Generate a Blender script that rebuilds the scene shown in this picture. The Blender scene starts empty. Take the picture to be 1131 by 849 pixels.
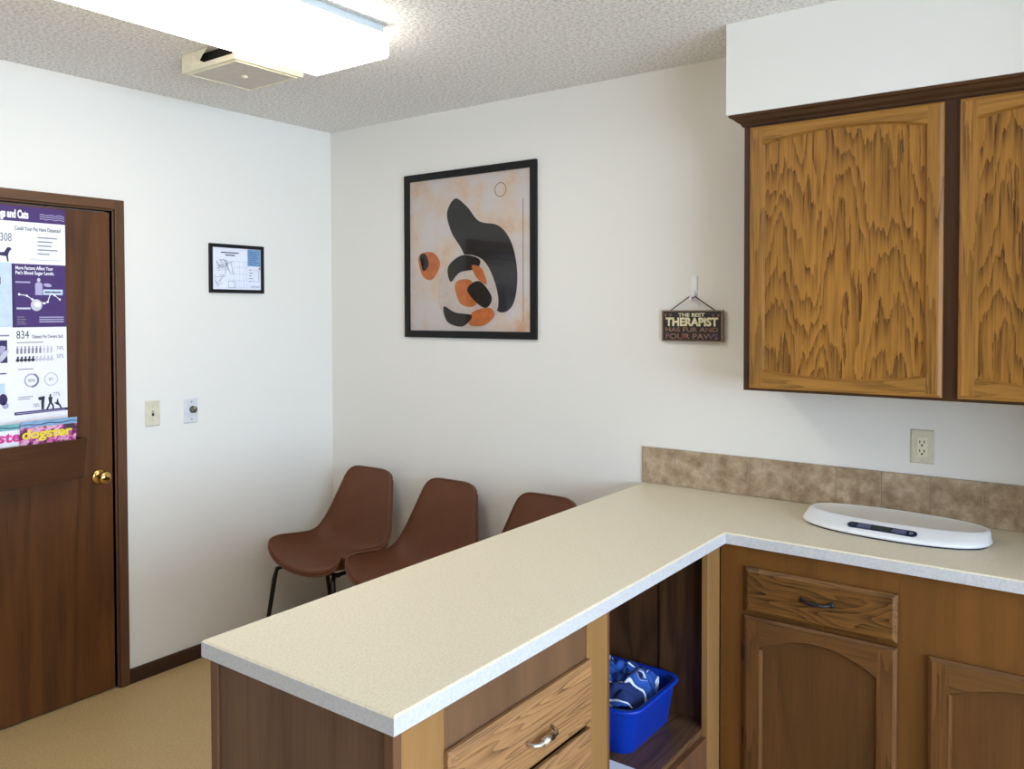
import bpy, bmesh, math, random
from mathutils import Vector, Matrix, noise
random.seed(7)
PI = math.pi
sc = bpy.context.scene
COL = sc.collection

# ------------------------------------------------------------------ materials
def lin(c):
    return c / 12.92 if c <= .04045 else ((c + .055) / 1.055) ** 2.4
def rgb(r, g, b):
    return (lin(r / 255), lin(g / 255), lin(b / 255), 1)

class NT:
    def __init__(s, name):
        s.m = bpy.data.materials.new(name); s.m.use_nodes = True
        s.t = s.m.node_tree; s.b = s.t.nodes['Principled BSDF']; s.out = s.t.nodes['Material Output']
    def n(s, typ, **kw):
        nd = s.t.nodes.new(typ)
        for k, v in kw.items(): setattr(nd, k, v)
        return nd
    def l(s, a, b): s.t.links.new(a, b)
    def math(s, op, a, b=None, clamp=False):
        nd = s.n('ShaderNodeMath', operation=op, use_clamp=clamp)
        for i, v in enumerate((a, b)):
            if v is None: continue
            if isinstance(v, (int, float)): nd.inputs[i].default_value = v
            else: s.l(v, nd.inputs[i])
        return nd.outputs[0]
    def coords(s, scale=(1, 1, 1), loc=(0, 0, 0)):
        tc = s.n('ShaderNodeTexCoord'); mp = s.n('ShaderNodeMapping')
        mp.inputs['Scale'].default_value = scale; mp.inputs['Location'].default_value = loc
        s.l(tc.outputs['Object'], mp.inputs['Vector']); return mp.outputs[0]
    def noise(s, vec, scale, detail=2, rough=.5):
        nd = s.n('ShaderNodeTexNoise'); nd.inputs['Scale'].default_value = scale
        nd.inputs['Detail'].default_value = detail; nd.inputs['Roughness'].default_value = rough
        s.l(vec, nd.inputs['Vector']); return nd.outputs['Fac']
    def ramp(s, fac, stops, interp='LINEAR'):
        nd = s.n('ShaderNodeValToRGB'); nd.color_ramp.interpolation = interp
        e = nd.color_ramp.elements
        while len(e) < len(stops): e.new(.5)
        for k, (p, c) in enumerate(stops): e[k].position = p; e[k].color = c
        s.l(fac, nd.inputs[0]); return nd.outputs[0]
    def mix(s, fac, a, b, blend='MIX'):
        nd = s.n('ShaderNodeMix', data_type='RGBA', blend_type=blend)
        for i, v in ((0, fac), (6, a), (7, b)):
            if isinstance(v, (int, float)): nd.inputs[i].default_value = v
            elif isinstance(v, tuple): nd.inputs[i].default_value = v
            else: s.l(v, nd.inputs[i])
        return nd.outputs[2]
    def color(s, c):
        if isinstance(c, tuple): s.b.inputs['Base Color'].default_value = c
        else: s.l(c, s.b.inputs['Base Color'])
    def bump(s, h, strength, dist=.002):
        nd = s.n('ShaderNodeBump'); nd.inputs['Strength'].default_value = strength
        nd.inputs['Distance'].default_value = dist
        s.l(h, nd.inputs['Height']); s.l(nd.outputs[0], s.b.inputs['Normal'])
    def set(s, **kw):
        for k, v in kw.items(): s.b.inputs[k.replace('_', ' ')].default_value = v

def plain(name, c, rough=.5, metal=0, spec=.5, var=.06, vs=40):
    t = NT(name)
    f = t.noise(t.coords(), vs, 3)
    lo = tuple(max(0, x * (1 - var)) for x in c[:3]) + (1,)
    hi = tuple(min(1, x * (1 + var)) for x in c[:3]) + (1,)
    t.color(t.ramp(f, [(.3, lo), (.7, hi)]))
    t.set(Roughness=rough, Metallic=metal, Specular_IOR_Level=spec)
    return t.m

def oak(name, light, dark, grain='z', seed=0, cath=1.0, freq=22, rough=.42, spec=.35, across=4.5, along=1.1, fine=.5, linr=0, sharp=2.2, jit=6.0):
    """oak: contour lines of a stretched noise give the cathedral figure, fine streaks the pores"""
    t = NT(name)
    def sc3(a, g): return {'z': (a, a, g), 'x': (g, a, a), 'y': (a, g, a)}[grain]
    loc = (seed * 3.7, seed * 1.9, seed * 2.3)
    big = t.noise(t.coords(sc3(across, along), loc), 1.0, 2.2, .45)
    ph = t.math('MULTIPLY', big, freq * PI)
    if linr:
        sx = t.n('ShaderNodeSeparateXYZ'); t.l(t.coords((1, 1, 1), loc), sx.inputs[0])
        ph = t.math('ADD', ph, t.math('MULTIPLY', sx.outputs['xyz'.index(grain)], linr * 2 * PI))
        ph = t.math('ADD', ph, t.math('MULTIPLY', t.noise(t.coords(sc3(75, 6), loc), 1.0, 3, .6), jit))
    if linr:
        ring = t.math('FRACT', t.math('MULTIPLY', ph, 1 / (2 * PI)))
    else:
        ring = t.math('MULTIPLY_ADD', t.math('SINE', ph), .5); ring.node.inputs[2].default_value = .5
    ring = t.math('POWER', ring, sharp)
    streak = t.noise(t.coords(sc3(170, 5), loc), 1.0, 3, .6)
    st = t.ramp(streak, [(.40, (0, 0, 0, 1)), (.66, (1, 1, 1, 1))])
    tone = t.noise(t.coords(sc3(9, .8), loc), 1.0, 2)
    ringp = t.math('MULTIPLY', ring, t.math('ADD', t.math('MULTIPLY', st, .5), .6)) if linr else ring
    f = t.math('ADD', t.math('MULTIPLY', ringp, .62 * cath), t.math('MULTIPLY', st, fine * .55), clamp=True)
    base = t.mix(f, light, dark)
    tv = t.ramp(tone, [(.3, (.80, .80, .80, 1)), (.7, (1.14, 1.12, 1.08, 1))])
    t.color(t.mix(1.0, base, tv, 'MULTIPLY'))
    t.set(Roughness=rough, Specular_IOR_Level=spec)
    t.bump(t.math('ADD', st, ring), .12, .0006)
    return t.m

M = {}
# walls
t = NT('wall_paint'); f = t.noise(t.coords(), 180, 4); t.color(rgb(232, 229, 222)); t.set(Roughness=.75, Specular_IOR_Level=.25)
t.bump(f, .12, .001); M['wall'] = t.m
t = NT('popcorn_ceiling'); v = t.coords()
a = t.noise(v, 85, 3, .62); b = t.noise(v, 38, 2)
t.color(t.ramp(a, [(.36, rgb(210, 208, 205)), (.58, rgb(248, 246, 243))]))
t.set(Roughness=.95, Specular_IOR_Level=.1); t.bump(t.math('ADD', a, t.math('MULTIPLY', b, .6)), .9, .010); M['ceiling'] = t.m
t = NT('vinyl_floor'); v = t.coords(); a = t.noise(v, 120, 4, .7); b = t.noise(v, 9, 3)
c1 = t.ramp(a, [(.35, rgb(178, 150, 104)), (.65, rgb(205, 178, 130))])
t.color(t.mix(t.math('MULTIPLY', b, .35), c1, rgb(170, 140, 92))); t.set(Roughness=.45, Specular_IOR_Level=.4); M['floor'] = t.m
t = NT('laminate_counter'); v = t.coords(); a = t.noise(v, 170, 5, .8); b = t.noise(v, 45, 3)
c1 = t.ramp(a, [(.34, rgb(206, 193, 164)), (.5, rgb(226, 216, 192)), (.66, rgb(234, 226, 206))])
t.color(t.mix(t.math('MULTIPLY', b, .22), c1, rgb(205, 188, 158))); t.set(Roughness=.38, Specular_IOR_Level=.4); M['counter'] = t.m
t = NT('laminate_edge'); v = t.coords(); a = t.noise(v, 150, 5, .75)
t.color(t.ramp(a, [(.36, rgb(186, 186, 187)), (.6, rgb(204, 204, 206))])); t.set(Roughness=.35); M['edge'] = t.m
t = NT('travertine_tile'); v = t.coords(); a = t.noise(v, 22, 6, .68); b = t.noise(v, 5, 2)
c1 = t.ramp(a, [(.32, rgb(126, 102, 78)), (.5, rgb(170, 148, 120)), (.68, rgb(202, 184, 158))])
t.color(t.mix(t.math('MULTIPLY', b, .5), c1, rgb(152, 127, 99))); t.set(Roughness=.4); t.bump(a, .15, .001); M['tile'] = t.m
M['grout'] = plain('grout', rgb(176, 158, 134), .8)
# wood families
GL, GD = rgb(170, 118, 50), rgb(76, 45, 15)
M['gold_z'] = oak('golden_oak_veneer', GL, GD, 'z', 1, 1.3, 22, across=8, along=1.4, linr=6, sharp=1.7, jit=9)
M['gold_fz'] = oak('golden_oak_stile', rgb(168, 118, 54), GD, 'z', 2, .9, 12, across=16, along=.8, linr=2, jit=6)
M['gold_fx'] = oak('golden_oak_rail', rgb(172, 122, 56), GD, 'x', 3, .8, 12, across=16, along=.8, linr=2, jit=6)
M['frame_z'] = oak('shaded_oak_frame', rgb(76, 48, 26), rgb(44, 26, 14), 'z', 4, .35, 12, across=9, along=.6)  # dark brown holds the shade around the wall cabinet doors
M['frame_x'] = oak('brown_oak_crown', rgb(80, 52, 30), rgb(42, 26, 14), 'x', 5, .35, 12, across=9, along=.6)
BL, BD = rgb(150, 104, 54), rgb(96, 60, 28)
M['base_z'] = oak('cabinet_oak_plain', rgb(116, 75, 32), rgb(86, 53, 21), 'z', 6, .25, 8, across=6, along=.5, fine=.35)
M['bdoor_z'] = oak('base_door_panel', rgb(104, 68, 34), rgb(68, 42, 20), 'z', 7, .35, 12, across=6, along=.7)
M['bdoor_fz'] = oak('base_door_stile', rgb(112, 74, 38), rgb(60, 36, 16), 'z', 8, .9, 12, across=14, along=.8, linr=2)
M['bdoor_fx'] = oak('base_door_rail', rgb(114, 76, 40), rgb(60, 36, 16), 'x', 9, .9, 12, across=14, along=.8, linr=2)
M['bdrawer'] = oak('drawer_oak', rgb(122, 82, 38), rgb(50, 30, 12), 'x', 12, 1.2, 44, across=8, along=1.7, linr=6, sharp=1.5, jit=3)
M['pen_z'] = oak('peninsula_stile_oak', rgb(148, 110, 66), rgb(116, 82, 45), 'z', 11, .25, 8, across=6, along=.5, fine=.3)
M['pen_y'] = oak('peninsula_rail_oak', rgb(110, 80, 56), rgb(78, 55, 37), 'z', 12, .25, 8, across=6, along=.8, fine=.35)
M['pdrawer'] = oak('peninsula_drawer_oak', rgb(166, 124, 82), rgb(78, 48, 28), 'y', 13, 1.1, 60, across=9, along=.7, linr=2, sharp=2.0, jit=3)  # paler tan than the other drawer, daylight sheen mixed into the colour
M['pend'] = oak('end_panel_oak', rgb(106, 78, 60), rgb(70, 48, 36), 'z', 14, .5, 14, across=6, along=.45)
M['trimoak'] = oak('corner_trim_oak', rgb(112, 76, 52), rgb(80, 52, 36), 'z', 15, .2, 8, across=9, along=.5)
M['inside'] = oak('cabinet_inside_oak', rgb(92, 62, 38), rgb(50, 32, 20), 'z', 16, .8, 16, across=7, along=1.0)
M['shelfw'] = oak('shelf_board_oak', rgb(112, 80, 54), rgb(58, 38, 26), 'y', 17, .8, 20, across=9, along=1.0)
M['door_z'] = oak('door_veneer', rgb(98, 59, 27), rgb(54, 31, 13), 'z', 18, .6, 12, across=6, along=.5)
M['pocketw'] = oak('pocket_wood', rgb(86, 54, 32), rgb(54, 33, 20), 'y', 19, .4, 10, across=6, along=.8)
M['casing_z'] = oak('casing_wood', rgb(98, 66, 44), rgb(56, 36, 24), 'z', 20, .3, 10, across=10, along=.5)
M['casing_y'] = oak('casing_head_wood', rgb(104, 70, 44), rgb(58, 38, 24), 'y', 21, .3, 10, across=10, along=.5)
M['bboard'] = oak('baseboard_wood', rgb(70, 46, 34), rgb(44, 30, 22), 'y', 22, .3, 10, across=10, along=.5)
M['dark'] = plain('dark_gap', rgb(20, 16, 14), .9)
M['black'] = plain('black_metal', rgb(26, 25, 25), .45, .2)
M['blackwood'] = plain('black_frame', rgb(13, 13, 14), .5, spec=.3)
M['chrome'] = plain('satin_chrome', rgb(215, 215, 212), .22, 1.0, var=.02)
M['brass'] = plain('brass', rgb(222, 184, 112), .14, 1.0, var=.03)
M['ivory'] = plain('ivory_plastic', rgb(214, 208, 184), .4)
M['ivory2'] = plain('ivory_cover', rgb(232, 226, 200), .4)
M['steelplate'] = plain('grey_plate', rgb(214, 216, 220), .4)
M['greyp'] = plain('fan_grille', rgb(205, 198, 186), .5)
M['white'] = plain('white_plastic', rgb(240, 241, 242), .3, var=.01)
M['whitetop'] = plain('scale_tray', rgb(226, 222, 214), .35, var=.02)
M['whitemetal'] = plain('white_metal', rgb(196, 204, 206), .4, var=.02)
M['paper'] = plain('white_paper', rgb(240, 240, 246), .7, var=.02)
M['leather'] = None
t = NT('brown_leather'); v = t.coords(); a = t.noise(v, 260, 4, .6); b = t.noise(v, 14, 3)
c1 = t.ramp(b, [(.2, rgb(98, 57, 33)), (.8, rgb(108, 64, 38))]); t.color(c1); t.set(Roughness=.55, Specular_IOR_Level=.35)
t.bump(a, .12, .0006); M['leather'] = t.m
M['piping'] = plain('leather_piping', rgb(106, 64, 38), .5)
M['navy'] = plain('display_navy', rgb(26, 36, 66), .25)
M['slate'] = plain('display_slate', rgb(88, 92, 122), .25)
M['lcd'] = plain('display_lcd', rgb(48, 54, 50), .2)
M['blue'] = plain('blue_plastic', rgb(8, 58, 180), .35, var=.03)
# prints
M['purple'] = plain('print_purple', rgb(68, 40, 106), .6, var=.08)
M['purpdk'] = plain('print_dark_purple', rgb(46, 32, 84), .6)
M['lav'] = plain('print_lavender', rgb(176, 168, 204), .6)
M['ltblue'] = plain('print_light_blue', rgb(196, 214, 238), .6)
M['pgrey'] = plain('print_grey', rgb(132, 130, 146), .6)
M['plgrey'] = plain('print_light_grey', rgb(200, 200, 212), .6)
M['ink'] = plain('print_ink', rgb(46, 44, 60), .6)
M['pblue'] = plain('print_blue', rgb(132, 172, 206), .6, var=.15)
M['pwhite'] = plain('print_white', rgb(246, 246, 250), .6, var=.01)
M['pmag'] = plain('print_magenta', rgb(222, 60, 150), .5)
M['pyel'] = plain('print_yellow', rgb(246, 222, 60), .5)
M['teal'] = plain('print_teal', rgb(120, 190, 190), .5, var=.2)
t = NT('floral_cover'); v = t.coords(); a = t.noise(v, 26, 3, .6)
t.color(t.ramp(a, [(.34, rgb(40, 70, 40)), (.43, rgb(110, 50, 100)), (.5, rgb(226, 96, 170)), (.57, rgb(240, 200, 220)), (.65, rgb(170, 70, 60))])); t.set(Roughness=.35); M['floral'] = t.m
# sign
M['signblk'] = plain('sign_black', rgb(34, 26, 22), .55, var=.3, vs=60)
M['signedge'] = plain('sign_worn_edge', rgb(140, 118, 96), .6, var=.25)
t = NT('sign_cream'); a = t.noise(t.coords(), 34, 2); t.color(t.ramp(a, [(.38, rgb(210, 196, 150)), (.5, rgb(236, 226, 200)), (.62, rgb(208, 204, 150))])); M['cream'] = t.m
t = NT('sign_faded'); a = t.noise(t.coords(), 22, 2); t.color(t.ramp(a, [(.36, rgb(126, 66, 60)), (.5, rgb(150, 112, 84)), (.62, rgb(110, 74, 104))])); M['faded'] = t.m
M['twine'] = plain('twine', rgb(70, 48, 40), .8)
# abstract print
t = NT('print_paper'); v = t.coords(); a = t.noise(v, 5, 4, .62)
t.color(t.ramp(a, [(.44, rgb(240, 237, 242)), (.56, rgb(242, 230, 222)), (.72, rgb(236, 200, 174))])); t.set(Roughness=.7); M['artpaper'] = t.m
M['charcoal'] = plain('print_charcoal', rgb(46, 45, 48), .6, var=.1, vs=12)
M['orange'] = plain('print_orange', rgb(222, 138, 78), .6, var=.15, vs=24)
M['artblk'] = plain('print_black', rgb(40, 34, 34), .6, var=.35, vs=60)
M['artwhite'] = plain('print_chalk', rgb(228, 222, 220), .6)
M['artgold'] = plain('print_gold', rgb(160, 128, 88), .6)
t = NT('picture_glass'); t.t.nodes.remove(t.b)
tr = t.n('ShaderNodeBsdfTransparent'); gl = t.n('ShaderNodeBsdfGlossy'); gl.inputs['Roughness'].default_value = .03
fr = t.n('ShaderNodeFresnel'); fr.inputs['IOR'].default_value = 1.4
mx = t.n('ShaderNodeMixShader'); t.l(fr.outputs[0], mx.inputs[0]); t.l(tr.outputs[0], mx.inputs[1]); t.l(gl.outputs[0], mx.inputs[2]); t.l(mx.outputs[0], t.out.inputs[0]); M['glass'] = t.m
# towel
t = NT('blue_towel'); v = t.coords(); a = t.noise(v, 8, 1, .4); b = t.noise(v, 300, 2)
ln = t.math('ABSOLUTE', t.math('SUBTRACT', t.math('FRACT', t.math('MULTIPLY', a, 6.0)), .5)); ln2 = t.math('ABSOLUTE', t.math('SUBTRACT', t.noise(v, 12, 0), .42))
w = t.math('MAXIMUM', t.ramp(ln, [(.05, (1, 1, 1, 1)), (.09, (0, 0, 0, 1))]), t.ramp(ln2, [(.006, (1, 1, 1, 1)), (.012, (0, 0, 0, 1))]))
bl = t.ramp(a, [(.38, rgb(16, 34, 84)), (.5, rgb(40, 92, 184)), (.6, rgb(24, 44, 96))])
t.color(t.mix(w, bl, rgb(216, 224, 246))); t.set(Roughness=.95); t.bump(b, .5, .002); M['towel'] = t.m
# lamp lens
t = NT('lamp_lens'); v = t.coords((1, 1, 1)); wv = t.n('ShaderNodeTexWave'); wv.inputs['Scale'].default_value = 60; wv.bands_direction = 'Y'
t.l(v, wv.inputs['Vector']); t.bump(wv.outputs['Fac'], .3, .001)
t.set(Roughness=.3); t.color((.9, .9, .88, 1)); t.b.inputs['Emission Color'].default_value = (1, .95, .85, 1)
t.b.inputs['Emission Strength'].default_value = 5.6; M['lens'] = t.m

# ------------------------------------------------------------------ mesh building
class MB:
    def __init__(s, frame=None):
        s.v = []; s.f = []; s.mi = []; s.mats = []; s.sm = []; s.fr = frame or (lambda a, b, c: (a, b, c))
    def mat(s, m):
        m = M[m] if isinstance(m, str) else m
        if m not in s.mats: s.mats.append(m)
        return s.mats.index(m)
    def add(s, vs, fs, m, smooth=False, raw=False):
        o = len(s.v); k = s.mat(m)
        s.v += [tuple(p) if raw else s.fr(*p) for p in vs]
        for f in fs: s.f.append([i + o for i in f]); s.mi.append(k); s.sm.append(smooth)
    def box(s, a, b, m):
        (x0, y0, z0), (x1, y1, z1) = a, b
        s.add([(x0, y0, z0), (x1, y0, z0), (x1, y1, z0), (x0, y1, z0), (x0, y0, z1), (x1, y0, z1), (x1, y1, z1), (x0, y1, z1)],
              [(0, 3, 2, 1), (4, 5, 6, 7), (0, 1, 5, 4), (1, 2, 6, 5), (2, 3, 7, 6), (3, 0, 4, 7)], m)
    def frustum(s, a, b, ins, d, m, top=None):
        """slab in (u,v) from w=a[2] to b[2], its front inset by ins over depth d (routed edge)"""
        (u0, v0, w0), (u1, v1, w1) = a, b
        R = lambda i, w: [(u0 + i, v0 + i, w), (u1 - i, v0 + i, w), (u1 - i, v1 - i, w), (u0 + i, v1 - i, w)]
        vs = R(0, w0) + R(0, w1 - d) + R(ins, w1)
        fs = [(3, 2, 1, 0)]
        for k in (0, 4):
            for i in range(4): fs.append((k + i, k + (i + 1) % 4, k + 4 + (i + 1) % 4, k + 4 + i))
        s.add(vs, fs, m); s.add(R(ins, w1), [(0, 1, 2, 3)], top or m)
    def poly(s, pts, w, m):
        s.add([(p[0], p[1], w) for p in pts], [tuple(range(len(pts)))], m)
    def rect(s, u0, v0, u1, v1, w, m): s.poly([(u0, v0), (u1, v0), (u1, v1), (u0, v1)], w, m)
    def ell(s, cu, cv, ru, rv, w, m, rot=0, n=28):
        s.poly([(cu + ru * math.cos(q) * math.cos(rot) - rv * math.sin(q) * math.sin(rot), cv + ru * math.cos(q) * math.sin(rot) + rv * math.sin(q) * math.cos(rot)) for q in [2 * PI * k / n for k in range(n)]], w, m)
    def ring(s, cu, cv, r0, r1, w, m, a0=0, a1=2 * PI, n=28):
        vs = []; fs = []
        for k in range(n + 1):
            q = a0 + (a1 - a0) * k / n
            vs += [(cu + r0 * math.cos(q), cv + r0 * math.sin(q), w), (cu + r1 * math.cos(q), cv + r1 * math.sin(q), w)]
            if k: fs.append((2 * k - 2, 2 * k - 1, 2 * k + 1, 2 * k))
        s.add(vs, fs, m)
    def line(s, pts, th, w, m):
        for (a, b), (c, d) in zip(pts, pts[1:]):
            L = math.hypot(c - a, d - b) or 1; nx, ny = -(d - b) / L * th / 2, (c - a) / L * th / 2
            s.poly([(a - nx, b - ny), (c - nx, d - ny), (c + nx, d + ny), (a + nx, b + ny)], w, m)
    def text(s, txt, u, v, h, w, m, width=None, bold=0, align='L', shear=0, spacing=1):
        cu = bpy.data.curves.new('t', 'FONT'); cu.body = txt; cu.size = 1; cu.offset = bold; cu.shear = shear; cu.space_character = spacing; cu.resolution_u = 4
        ob = bpy.data.objects.new('t', cu); COL.objects.link(ob)
        bpy.context.view_layer.update()
        me = bpy.data.meshes.new_from_object(ob.evaluated_get(bpy.context.evaluated_depsgraph_get()))
        xs = [p.co.x for p in me.vertices]; ys = [p.co.y for p in me.vertices]
        x0, x1, y0, y1 = min(xs), max(xs), 0, .70
        sy = h / (y1 - y0); sx = sy if width is None else width / (x1 - x0)
        off = {'L': 0, 'C': -(x1 - x0) * sx / 2, 'R': -(x1 - x0) * sx}[align]
        s.add([(u + off + (p.co.x - x0) * sx, v + p.co.y * sy, w) for p in me.vertices], [tuple(f.vertices) for f in me.polygons], m)
        bpy.data.objects.remove(ob); bpy.data.curves.remove(cu); bpy.data.meshes.remove(me)
    def tube(s, path, r, m, n=10, cap=True):
        P = [Vector(p) for p in path]; rs = r if isinstance(r, (list, tuple)) else [r] * len(P)
        vs = []; fs = []; up = None
        for i, p in enumerate(P):
            d = (P[min(i + 1, len(P) - 1)] - P[max(i - 1, 0)]).normalized()
            if up is None: up = d.orthogonal().normalized()
            up = (up - d * up.dot(d)).normalized(); sd = d.cross(up)
            for k in range(n):
                q = 2 * PI * k / n; vs.append(p + (up * math.cos(q) + sd * math.sin(q)) * rs[i])
            if i:
                for k in range(n): fs.append(((i - 1) * n + k, (i - 1) * n + (k + 1) % n, i * n + (k + 1) % n, i * n + k))
        if cap: fs += [tuple(range(n - 1, -1, -1)), tuple((len(P) - 1) * n + k for k in range(n))]
        s.add(vs, fs, m, True)
    def lathe(s, c, axis, prof, m, n=24):
        """prof: (distance along axis, radius)"""
        c = Vector(c); a = Vector(axis).normalized(); u = a.orthogonal().normalized(); w = a.cross(u)
        vs = []; fs = []
        for i, (d, r) in enumerate(prof):
            for k in range(n):
                q = 2 * PI * k / n; vs.append(c + a * d + (u * math.cos(q) + w * math.sin(q)) * max(r, 1e-5))
            if i:
                for k in range(n): fs.append(((i - 1) * n + k, (i - 1) * n + (k + 1) % n, i * n + (k + 1) % n, i * n + k))
        fs += [tuple(range(n - 1, -1, -1)), tuple((len(prof) - 1) * n + k for k in range(n))]
        s.add(vs, fs, m, True)
    def build(s, name, parent=None, bevel=0, seg=2, loc=None, recalc=True):
        """vertices are given in world coordinates; the object's origin is its thing's base"""
        o0 = Vector(loc) if loc is not None else (Vector(parent['_b']) if parent is not None and '_b' in parent else Vector((0, 0, 0)))
        me = bpy.data.meshes.new(name)
        me.from_pydata([tuple(Vector(p) - o0) for p in s.v], [], s.f)
        for m in s.mats: me.materials.append(m)
        for p, k, q in zip(me.polygons, s.mi, s.sm): p.material_index = k; p.use_smooth = q
        if recalc:
            bm = bmesh.new(); bm.from_mesh(me); bmesh.ops.recalc_face_normals(bm, faces=bm.faces); bm.to_mesh(me); bm.free()
        ob = bpy.data.objects.new(name, me); COL.objects.link(ob)
        if parent is not None: ob.parent = parent
        else: ob.location = o0
        ob['_b'] = tuple(o0)
        if bevel:
            b = ob.modifiers.new('bevel', 'BEVEL'); b.width = bevel; b.segments = seg; b.limit_method = 'ANGLE'; b.angle_limit = .6
            b.harden_normals = False
        return ob

def tag(o, label, cat, group=None):
    o['label'] = label; o['category'] = cat
    if group: o['group'] = group
    return o
def thing(name, label, cat, loc, group=None):
    o = bpy.data.objects.new(name, None); COL.objects.link(o); o.location = loc; o.empty_display_size = .1
    o['_b'] = tuple(loc); return tag(o, label, cat, group)
def struct(o): o['kind'] = 'structure'; return o

FN = lambda y0: (lambda u, v, w: (u, y0 - w, v))      # a face looking towards -Y: u = x, v = z, w = out
FE = lambda x0: (lambda u, v, w: (x0 + w, u, v))      # a face looking towards +X: u = y, v = z, w = out

# ------------------------------------------------------------------ room
H = 2.6; XE = 6.6; YS = -6.0
DY0, DY1, DZ = -2.046, -1.222, 2.066        # door opening
m = MB(); m.box((0, YS, -.1), (XE, 0, 0), 'floor'); m.box((-.06, -2.046, -.1), (0, -1.222, 0), 'floor'); struct(m.build('floor'))
m = MB(); m.box((-.12, YS - .12, H), (XE + .12, .12, H + .1), 'ceiling'); struct(m.build('ceiling'))
m = MB(); m.box((-.12, DY1, -.1), (0, .12, H), 'wall'); m.box((-.12, YS - .12, -.1), (0, DY0, H), 'wall'); m.box((-.12, DY0, DZ), (0, DY1, H), 'wall')
m.box((-.12, DY0, -.1), (-.06, DY1, DZ), 'wall'); struct(m.build('wall_left'))
m = MB(); m.box((0, 0, -.1), (XE + .12, .12, H), 'wall'); struct(m.build('wall_back'))
m = MB(); m.box((0, YS - .12, -.1), (XE + .12, YS, H), 'door_z'); struct(m.build('wall_front'))  # unseen wall; dark veneer chosen to cut light bounced onto the back wall
WY0, WY1, WZ0, WZ1 = -5.5, -.7, .70, 2.3
m = MB(); m.box((XE, YS, -.1), (XE + .12, 0, WZ0), 'wall'); m.box((XE, YS, WZ1), (XE + .12, 0, H), 'wall')
m.box((XE, YS, WZ0), (XE + .12, WY0, WZ1), 'wall'); m.box((XE, WY1, WZ0), (XE + .12, 0, WZ1), 'wall'); struct(m.build('wall_right'))
m = MB()
for a, b in (((WY0, WZ0), (WY1, WZ0 + .05)), ((WY0, WZ1 - .05), (WY1, WZ1)), ((WY0, WZ0), (WY0 + .05, WZ1)), ((WY1 - .05, WZ0), (WY1, WZ1)), ((-3.125, WZ0), (-3.075, WZ1))):
    m.box((XE + .03, a[0], a[1]), (XE + .08, b[0], b[1]), 'white')
wf = struct(m.build('window_1'))
# soffit over the wall cabinets
SX, SY, SZ = 2.3905, -.3487, 2.2916
m = MB(); m.box((SX, SY, SZ), (3.742, 0, H), 'wall'); struct(m.build('wall_soffit'))
# unseen short wall, added at the counter's right end to block window light
m = MB(); m.box((3.742, -.62, 0), (3.86, 0, H), 'wall'); struct(m.build('wall_light_block'))
# baseboards
m = MB(); m.box((0, -1.172, 0), (.012, 0, .066), 'bboard'); struct(m.build('baseboard_left', bevel=.003))
m = MB(); m.box((.012, -.012, 0), (1.90, 0, .066), 'bboard'); struct(m.build('baseboard_back', bevel=.003))
m = MB(); m.box((0, YS, 0), (.012, -2.106, .066), 'bboard'); struct(m.build('baseboard_entry', bevel=.003))

# door casing and jamb
m = MB(FE(0))
m.box((-1.214, 0, 0), (-1.173, 2.108, .014), 'casing_z')
m.box((-2.096, 0, 0), (-2.055, 2.108, .014), 'casing_z')
m.box((-2.055, 2.068, 0), (-1.214, 2.108, .014), 'casing_y')
m.box((-1.222, 0, -.055), (-1.214, 2.068, .004), 'casing_z')
m.box((-2.055, 0, -.055), (-2.046, 2.068, .004), 'casing_z')
m.box((-2.046, 2.060, -.055), (-1.222, 2.068, .004), 'casing_y')
struct(m.build('trim_1', bevel=.002))
# door slab
m = MB(FE(0)); m.box((-2.042, .008, -.046), (-1.2285, 2.053, -.006), 'door_z')
door = struct(m.build('door_1', bevel=.0015))
m = MB()
m.lathe((-.006, -1.290, .932), (1, 0, 0), [(0, .030), (.004, .031), (.009, .026), (.011, .012), (.030, .011), (.034, .018), (.042, .0255), (.052, .0275), (.060, .025), (.066, .017), (.068, .006)], 'brass')
m.build('door_knob', door)

# ------------------------------------------------------------------ poster on the door
x0 = -.0055
pos = None
m = MB(FE(x0))
PY0, PY1 = -2.005, -1.4145
m.box((PY0, 1.188, 0), (PY1, 2.046, .0012), 'paper')
w = .0016; w2 = .0020
m.rect(PY0, 1.985, PY1, 2.046, w, 'purple')
m.text('Diabetes in Dogs and Cats', -1.555, 1.999, .030, w2, 'pwhite', width=.235, bold=.05, align='R')
for k in range(3): m.line([(-1.513 + .095 * q / 8, 2.018 - .0085 * k + .0025 * math.sin(q * 2.2)) for q in range(9)], .0028, w2, 'lav')
m.text('Could Your Pet Have Diabetes?', -1.432, 1.951, .015, w2, 'ink', width=.175, bold=.012, align='R')
for k, L in enumerate((.075, .056, .054, .076, .045)):
    z = 1.926 - k * .0162
    m.rect(-1.528, z - .002, -1.525, z + .002, w, 'plgrey'); m.rect(-1.522, z - .0024, -1.522 + L, z + .0024, w, 'pgrey')
m.rect(-1.55, 1.836, -1.435, 1.8375, w, 'pgrey')
m.text('1 in 308', -1.618, 1.905, .032, w2, 'pgrey', width=.088, bold=.01, align='R')
m.rect(-1.62, 1.889, -1.586, 1.8905, w, 'plgrey')
# small dog silhouette
m.poly([(-1.685, 1.86), (-1.646, 1.862), (-1.640, 1.872), (-1.634, 1.881), (-1.626, 1.882), (-1.618, 1.874), (-1.625, 1.869), (-1.630, 1.858), (-1.632, 1.848), (-1.630, 1.826), (-1.635, 1.826), (-1.639, 1.846), (-1.660, 1.848), (-1.684, 1.849)], w2, 'purpdk')
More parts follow.
